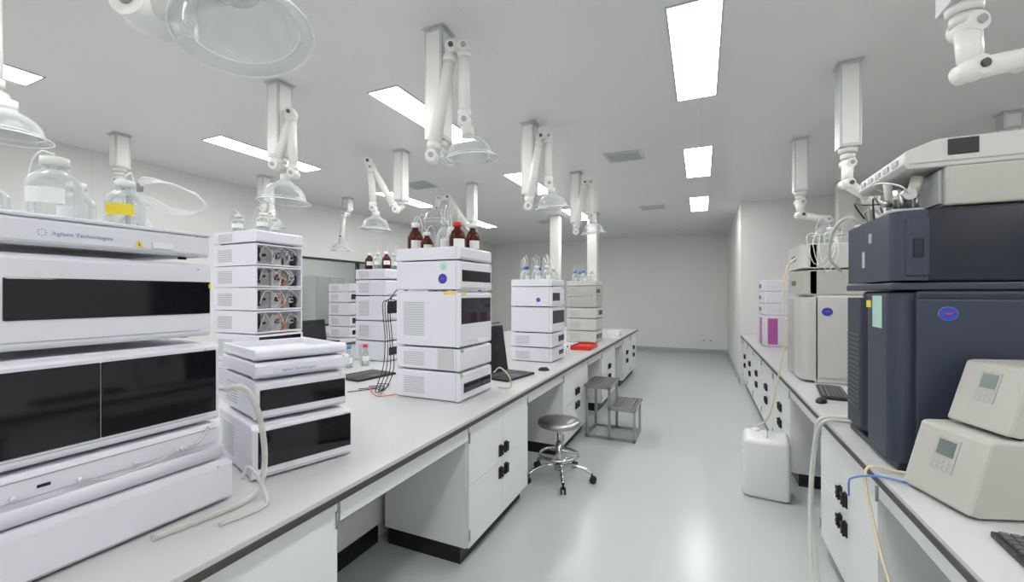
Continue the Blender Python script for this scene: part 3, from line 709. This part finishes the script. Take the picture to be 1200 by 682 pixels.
b = B(); b.box(-0.05, 0.05, -0.06, 0.06, 0, 0.02, 0.003); b.cyl((0, 0, 0.02), (0, 0, 0.10), 0.03); b.cyl((0, -0.03, 0.07), (0, -0.075, 0.07), 0.022); b.cyl((-0.03, 0, 0.05), (-0.07, 0, 0.05), 0.014); b.obj('valve_body', STEEL, o)
b = B(); b.cyl((0.02, -0.04, 0.07), (0.035, -0.04, 0.14), 0.02); b.obj('fitting', BEIGE, o)
b = B(); b.cyl((-0.02, 0.04, 0.02), (-0.03, 0.05, 0.14), 0.015); b.obj('fitting', BEIGE, o)
for k in range(4):
    b = B(); b.cyl((-0.04+0.022*k, -0.055, 0.02), (-0.04+0.022*k, -0.055, 0.055+0.012*(k % 2)), 0.007, seg=10); b.obj('fitting', (DKGREY, STEEL)[k % 2], o)
for k in range(3):
    b = B(); b.tube([(-0.03+0.02*k, 0.08+0.05*k, 0.0), (-0.04+0.01*k, 0.10+0.05*k, 0.06), (-0.05, 0.14+0.05*k, 0.10-0.02*k), (-0.03, 0.2+0.04*k, 0.01)], 0.004, 8); b.obj('tubing', (DKGREY, TUBEW, HOSEY)[k], o)
b = B(); b.tube([(0, -0.07, 0.07), (-0.04, -0.10, 0.10), (-0.08, -0.03, 0.13), (-0.06, 0.1, 0.14), (0, 0.12, 0.10), (-0.02, 0.05, 0.02)], 0.003); b.obj('tubing', TUBEW, o)
b = B(); b.tube([(-0.07, 0, 0.05), (-0.11, 0.05, 0.06), (-0.10, 0.2, 0.09), (-0.05, 0.25, 0.03)], 0.003); b.obj('tubing', RUB, o)
o = thing('autosampler_head', 'flat light grey instrument head with small black display on top', 'lab instrument', (NX+0.04, NY+0.03, ztop+0.157))
b = B(); b.prism([(0.0, 0.02), (0.015, 0.0), (0.66, 0.0), (0.66, 0.105), (0.10, 0.105), (0.01, 0.07)], 'Y', 0, 0.50, 0.006); b.obj('body', OFFW, o)
B().box(0.13, 0.215, -0.004, 0.003, 0.04, 0.098, 0.002).obj('display', BLACK, o)
B().box(0.02, 0.64, -0.003, 0.002, 0.018, 0.022).obj('seam_line', GREYP, o)
b = B()
for k in range(5): b.box(-0.001, 0.003, 0.05+k*0.09, 0.10+k*0.09, 0.03, 0.05)
b.obj('front_vents', GREYP, o)
hose('capillary_tubing', 'thick white tubing looping from the instrument top over its side', [(0.70, 2.50, ztop+0.01), (0.64, 2.52, ztop+0.05), (0.60, 2.58, ztop+0.0), (0.60, 2.66, ztop-0.12), (0.66, 2.72, ztop-0.2)], 0.008, HOSE)

# ------------------------------------------------------------------ two meters
def meter(x, y, z, rz, w, d, h, label):
    o = thing('flow_controller', label, 'lab instrument', (x, y, z), rz, 'small beige controllers')
    b = B(); b.prism([(0.0, 0.012), (0.03, 0.008), (d, 0.008), (d, h-0.012), (d-0.012, h), (0.075, h), (0.062, h-0.004)], 'Y', 0, w, 0.009); b.obj('body', METER, o)
    nx, nz = -(h-0.016), 0.062; L = math.hypot(nx, nz); nx /= L; nz /= L; tx, tz = 0.062/math.hypot(0.062, h-0.016), (h-0.016)/math.hypot(0.062, h-0.016)
    def face(b, t0, t1, y0, y1, th):
        H_ = math.hypot(0.062, h-0.016)
        p0 = (tx*t0*H_, 0.012+tz*t0*H_); p1 = (tx*t1*H_, 0.012+tz*t1*H_)
        b.prism([p0, p1, (p1[0]+nx*th, p1[1]+nz*th), (p0[0]+nx*th, p0[1]+nz*th)], 'Y', y0*w, y1*w)
    b = B(); face(b, 0.40, 0.88, 0.34, 0.66, 0.0025); b.obj('control_panel', METER2, o)
    b = B(); face(b, 0.62, 0.84, 0.38, 0.62, 0.004); b.obj('display', LCD, o)
    for r in range(2):
        for c in range(3):
            b = B(); face(b, 0.44+r*0.08, 0.475+r*0.08, 0.41+c*0.075, 0.445+c*0.075, 0.0035); b.obj('button', METER, o)
    for k in range(4):
        b = B(); b.cyl((0.05+(d-0.09)*(k % 2), 0.03+(w-0.06)*(k//2), 0), (0.05+(d-0.09)*(k % 2), 0.03+(w-0.06)*(k//2), 0.012), 0.012); b.obj('foot', RUB, o)
    b = B()
    for k in range(8): b.box(d*0.5, d*0.85, -0.0012, 0.0005, h*0.25+k*0.012, h*0.25+k*0.012+0.005)
    b.obj('side_louvres', METER2, o)
rm = math.radians(17)
meter(0.72, 1.70, TZ, rm, 0.25, 0.36, 0.235, 'beige controller box with small display and keypad on the worktop')
meter(0.825, 1.745, TZ+0.236, rm, 0.205, 0.30, 0.215, 'beige controller box with display resting on another controller')
def keyboard(x, y, z, rz, label):
    o = thing('keyboard', label, 'keyboard', (x, y, z), rz, 'computer keyboards')
    B().box(0, 0.15, 0, 0.44, 0, 0.016, 0.004).obj('base', BLACK, o)
    b = B()
    for i in range(6):
        for j in range(18): b.box(0.012+i*0.022, 0.030+i*0.022, 0.012+j*0.0233, 0.031+j*0.0233, 0.016, 0.023)
    b.obj('keys', DKGREY, o)
keyboard(0.70, 1.18, TZ, math.radians(-4), 'black computer keyboard on the worktop beside the controllers')
keyboard(0.70, 3.30, TZ, math.radians(-8), 'black computer keyboard on the worktop between the instruments')

# ------------------------------------------------------------------ grey mass spectrometer stack
o = thing('mass_spectrometer', 'light grey mass spectrometer with curved front standing on the worktop', 'mass spectrometer', (0.70, 3.88, TZ))
h = 0.66
B().box(0.08, 0.75, 0, 0.62, 0, h, 0.012, 3).obj('body', OFFW, o)
B().prism(roundprof(0.0, 0.33, 0), 'Z', 0.02, h-0.01).obj('door', OFFW, o)
B().prism(roundprof(0.34, 0.62, 0), 'Z', 0.02, h-0.03).obj('curved_cover', BEIGE, o)
b = B()
for k in range(14): b.box(-0.003, 0.02, 0.39, 0.57, 0.1+k*0.02, 0.106+k*0.02)
b.obj('cover_louvres', GREYP, o)
B().box(0.10, 0.7, -0.007, 0.0, 0.04, h-0.03, 0.005).obj('side_panel', OFFW, o)
oval(o, 0.16, h-0.12, BEIGE, BLUE, -0.007, 0.036)
zq = TZ+h
for k, (hh, m) in enumerate(((0.20, BEIGE), (0.20, OFFW))):
    o = thing('pump_module', 'light grey pump module stacked on the grey mass spectrometer', 'lab instrument', (0.70, 3.90, zq), 0, 'grey stacked modules')
    B().box(0.05, 0.7, 0, 0.56, 0.006, hh-0.003, 0.010, 2).obj('body', m, o)
    B().prism(roundprof(0.0, 0.56, 0), 'Z', 0.012, hh-0.008).obj('front_cover', m, o)
    b = B(); b.box(-0.003, 0.002, 0.2, 0.36, hh*0.4, hh*0.6); b.obj('display', DKGREY, o)
    b = B()
    for j in range(5): b.box(0.4, 0.6, -0.001, 0.002, hh*0.3+j*0.014, hh*0.3+j*0.014+0.006)
    b.obj('side_louvres', GREYP, o)
    zq += hh+0.001
bottle(0.95, 4.2, zq, 0.042, 0.15, 'clear', PAPER, 0.4, 1); bottle(1.12, 4.15, zq, 0.042, 0.15, 'clear', PAPER, 0.4, 1)
o = thing('tubing_bundle', 'loops of thin white tubing hanging on the grey pump modules', 'tubing', (0.72, 3.88, zq))
for k in range(3):
    b = B(); b.tube([(0.1, 0.05, 0.003), (0.06+0.02*k, 0.0, 0.07), (0.0+0.04*k, -0.06, 0.03-0.05*k), (0.05+0.04*k, -0.05, -0.16-0.03*k), (0.14+0.03*k, -0.03, -0.1), (0.2, 0.02, 0.04), (0.18, 0.06, 0.003)], 0.0025, 6); b.obj('loop', TUBEW, o)
o = thing('pump_module', 'tall white instrument column behind the navy unit', 'lab instrument', (0.95, 2.9, TZ))
B().box(0, 0.55, 0, 0.38, 0, 0.9, 0.012, 3).obj('body', OFFW, o)
B().box(-0.012, 0.0, 0.02, 0.36, 0.03, 0.87, 0.008).obj('door', BEIGE, o)
B().box(-0.016, -0.01, 0.30, 0.32, 0.4, 0.5).obj('handle', GREYP, o)
o = thing('analyzer', 'white bench analyzer with narrow pink-purple front panels', 'lab instrument', (0.72, 6.35, TZ))
B().box(0.03, 0.5, 0, 0.5, 0, 0.40, 0.012, 2).obj('body', WHITE, o)
B().box(0.0, 0.03, 0.01, 0.49, 0.02, 0.39, 0.008).obj('front_cover', WHITE, o)
B().box(-0.004, 0.002, 0.03, 0.25, 0.03, 0.37, 0.002).obj('colour_panel', PURPLE, o)
B().box(0.06, 0.17, -0.006, 0, 0.03, 0.36, 0.004).obj('colour_panel', PURPLE, o)
for k in range(3):
    o = thing('pump_module', 'white instrument module stacked on the white analyzer', 'lab instrument', (0.73, 6.37, TZ+0.402+k*0.152), 0, 'far stacked modules')
    B().box(0.02, 0.48, 0, 0.46, 0, 0.15, 0.01, 2).obj('body', WHITE, o)
    B().box(0.0, 0.02, 0.01, 0.45, 0.01, 0.14, 0.005).obj('front_cover', WHITE, o)
    B().box(-0.002, 0.002, 0.2, 0.4, 0.05, 0.1).obj('display', DKGREY, o)
for k in range(4):
    module(1.02, 5.75, TZ+k*0.162, 0.42, 0.5, 0.16, 'win', (0.1, 0.9, 0.3, 0.7), m=BEIGE, rz=math.pi, group='wall side tower modules', label='beige chromatography module in the tower at the side bench')

# ------------------------------------------------------------------ service columns & fume arms
def service_column(x, y):
    o = thing('service_column', 'white square service column rising from the worktop to the ceiling', 'column', (x, y, TZ), 0, 'service columns')
    B().box(-0.09, 0.09, -0.09, 0.09, 0, H-TZ, 0.004).obj('shaft', ARMW, o)
    for z in (0.3, 0.5):
        b = B(); b.box(0.09, 0.096, -0.035, 0.035, z, z+0.08); b.obj('socket', PAPER, o)
    B().box(-0.11, 0.11, -0.11, 0.11, H-TZ-0.02, H-TZ).obj('collar', ALU, o)
for x, y in ((-1.9, 8.1), (-2.63, 8.05), (1.8, 7.2)): service_column(x, y)

def ST(s, t, z): return (0.914*s+0.406*t, 0.406*s-0.914*t, z)
def arm(x, y, zb, pts, hood=None, r=0.038):
    o = thing('fume_extraction_arm', 'white jointed extraction arm on square ceiling column' + (' with clear bell hood' if hood else ''), 'extraction arm', (x, y, H), 0, 'fume extraction arms')
    def Lc(p): return Vector((p[0], p[1], p[2]-H))
    B().box(-0.072, 0.072, -0.072, 0.072, -0.008, 0, 0.002).obj('mounting_plate', ALU, o)
    b = B(); b.box(-0.060, 0.060, -0.060, 0.060, zb-H, -0.008, 0.004); b.obj('column', ALU, o)
    b = B(); b.box(-0.045, 0.045, -0.0615, -0.060, zb-H+0.02, -0.03); b.obj('cover_strip', ARMW, o)
    b = B(); b.box(0.060, 0.0615, -0.045, 0.045, zb-H+0.02, -0.03); b.obj('cover_strip', ARMW, o)
    P = [Lc(p) for p in pts]
    b = B(); b.cyl((0, 0, zb-H+0.004), (0, 0, zb-H-0.035), 0.056, 0.050); b.cyl((0, 0, zb-H-0.035), (0, 0, zb-H-0.075), 0.042)
    b.tube([(0, 0, zb-H-0.06), P[0]], 0.035, 16, 1, True); b.obj('swivel', ARMG, o)
    for a, c in zip(P[:-1], P[1:]):
        b = B(); b.cyl(a, c, r, r*0.92, 20)
        u = (c-a).normalized(); L = (c-a).length
        if L > 0.25:
            for t in (0.10, 0.9): b.cyl(a+u*L*t-u*0.018, a+u*L*t+u*0.018, r*1.10)
        b.obj('arm_tube', ARMW, o)
    side = Vector((0.914, 0.406, 0)).cross(Vector((0, 0, 1))).normalized()
    for i, p in enumerate(P):
        b = B(); b.ball(p, r*1.12); b.cyl(p-side*r*1.2, p+side*r*1.2, r*0.92); b.obj('joint', ARMW, o)
        for sg in (1, -1):
            b = B(); b.cyl(p+side*r*1.2*sg, p+side*r*1.45*sg, r*0.4); b.obj('knob', GREYP if i != 1 else DKGREY, o)
    if hood:
        hp, rad, ax = hood; hp = Lc(hp); ax = Vector(ax).normalized(); k = rad/0.165
        e = hp+ax*0.17*k
        b = B(); b.tube([P[-1], P[-1]*0.5+e*0.5+ax*0.01, e], r*0.8, 16, 5); b.cyl(e+ax*0.03*k, e-ax*0.03*k, r*1.0); b.obj('neck', ARMG, o)
        b = B(); b.lathe([(0.04*k, 0.15*k), (0.055*k, 0.135*k), (0.085*k, 0.12*k), (0.115*k, 0.095*k), (0.135*k, 0.06*k), (0.143*k, 0.025*k), (0.150*k, 0.010*k), (0.175*k, 0.003*k), (0.176*k, 0.0)], hp, ax, 40)
        b.obj('hood', HOODM, o, label='clear plastic bell-shaped hood')
        N2 = 40; xx = ax.orthogonal().normalized(); yy = ax.cross(xx)
        b = B(); b.tube([hp+(xx*math.cos(2*math.pi*i/N2)+yy*math.sin(2*math.pi*i/N2))*0.176*k for i in range(N2+1)], 0.0035*k, 6, 1, True); b.obj('hood_rim', ARMW, o)
        b = B(); b.tube([hp+ax*0.025*k+(xx*math.cos(2*math.pi*i/N2)+yy*math.sin(2*math.pi*i/N2))*0.144*k for i in range(N2+1)], 0.002*k, 6, 1, True); b.obj('hood_rim', ARMW, o)
    return o
for (x, y) in ((-1.42, 2.13), (-1.43, 3.62), (-1.46, 5.3)):
    arm(x, y, 2.40, [ST(-0.02, 0.10, 2.28), ST(0.09, 0.09, 2.90), ST(0.16, 0.09, 2.90), ST(0.165, 0.10, 2.48)], (ST(0.20, 0.11, 2.26), 0.15, (-0.06, -0.1, 1)), 0.036)
arm(-1.42, 0.52, 2.42, [(0, 0, 2.33), (0.06, 0.1, 2.9), (0.245, 0.04, 2.155)], ((0.505, 0.10, 2.07), 0.128, (-0.30, 0.02, 1)), 0.044)
arm(-2.95, 0.72, 2.42, [(0, -0.1, 2.32), (0.0, -0.05, 2.93), (0.03, 0.08, 2.93), (0.03, 0.09, 2.40)], ((0.04, 0.13, 2.22), 0.14, (0, 0, 1)), 0.034)
arm(-2.84, 2.18, 2.50, [ST(0.0, 0.06, 2.43), ST(0.10, 0.03, 2.82), ST(0.115, 0.03, 2.38)], (ST(0.06, 0.05, 2.17), 0.165, (0.05, 0, 1)), 0.034)
arm(-2.97, 3.73, 2.50, [(0, -0.08, 2.40), (-0.28, -0.18, 2.92), (-0.25, -0.18, 2.85), (-0.24, -0.16, 2.42)], ((-0.22, -0.15, 2.19), 0.165, (0.05, 0, 1)))
arm(-2.93, 5.22, 2.50, [(0, -0.08, 2.42), (-0.3, -0.15, 2.85), (-0.45, -0.15, 2.85), (-0.5, -0.12, 2.72)], ((-0.55, -0.1, 2.56), 0.165, (0.0, 0, 1)))
arm(-5.16, 2.24, 2.72, [(0, 0, 2.6), (0.05, 0.05, 2.35)], ((0.05, 0.1, 2.15), 0.16, (0, 0, 1)))
arm(-5.25, 3.80, 2.72, [(0, 0, 2.62), (0.10, 0.02, 2.9), (0.12, 0.03, 2.55)], ((0.1, 0.03, 2.38), 0.16, (0, 0, 1)))
arm(-5.2, 5.2, 2.85, [(0, -0.08, 2.78), (-0.03, -0.1, 2.42)], ((-0.06, -0.08, 2.2), 0.16, (0, 0, 1)))
arm(0.90, 2.15, 2.58, [(0.01, 0, 2.50), (0.01, -0.02, 2.33), (0.20, 0.05, 2.37), (0.55, 0.15, 2.45)], None, 0.039)
arm(0.90, 3.54, 2.48, [(0, 0, 2.38), (-0.01, -0.02, 2.24), (0.13, 0.03, 2.14), (0.22, 0.08, 2.04)], None, 0.034)
arm(0.90, 5.06, 2.52, [(0, 0, 2.42), (0, -0.02, 2.29), (0.22, 0.05, 2.24)], ((0.26, 0.08, 2.08), 0.14, (0, 0, 1)))
arm(2.4, 5.05, 2.9, [(0, 0, 2.84), (-0.12, 0, 2.86), (0.15, 0, 2.95)], None)

for k in range(3):
    o = thing('storage_cabinet', 'tall grey-white storage cabinet in the adjoining room', 'cabinet', (-8.4, 5.6+k*1.8, 0), 0, 'adjoining room cabinets')
    B().box(-0.5, -0.02, 0, 0.9, 0, 1.95, 0.006).obj('body', CABW, o)
    for a in (0.005, 0.455):
        dr = B().box(-0.02, 0, a, a+0.44, 0.08, 1.94, 0.003).obj('door', OFFW, o)
        B().box(0, 0.02, 0.42 if a < 0.1 else 0.47, 0.43 if a < 0.1 else 0.48, 0.95, 1.15).obj('handle', DKGREY, dr)

# ------------------------------------------------------------------ world, camera
w = bpy.data.worlds.new('World'); S.world = w; w.use_nodes = True
w.node_tree.nodes['Background'].inputs[0].default_value = (0.8, 0.82, 0.85, 1); w.node_tree.nodes['Background'].inputs[1].default_value = 0.3
cd = bpy.data.cameras.new('Camera'); cam = bpy.data.objects.new('Camera', cd); COL.objects.link(cam)
cd.sensor_width = 36; cd.lens = 36*500/1200; cd.shift_y = 4/1200; cd.clip_start = 0.05
cam.location = (0, 0, 1.5); cam.rotation_euler = (math.pi/2, 0, math.atan(222/500))
S.camera = cam
S.view_settings.view_transform = 'Standard'; S.view_settings.exposure = 0.2
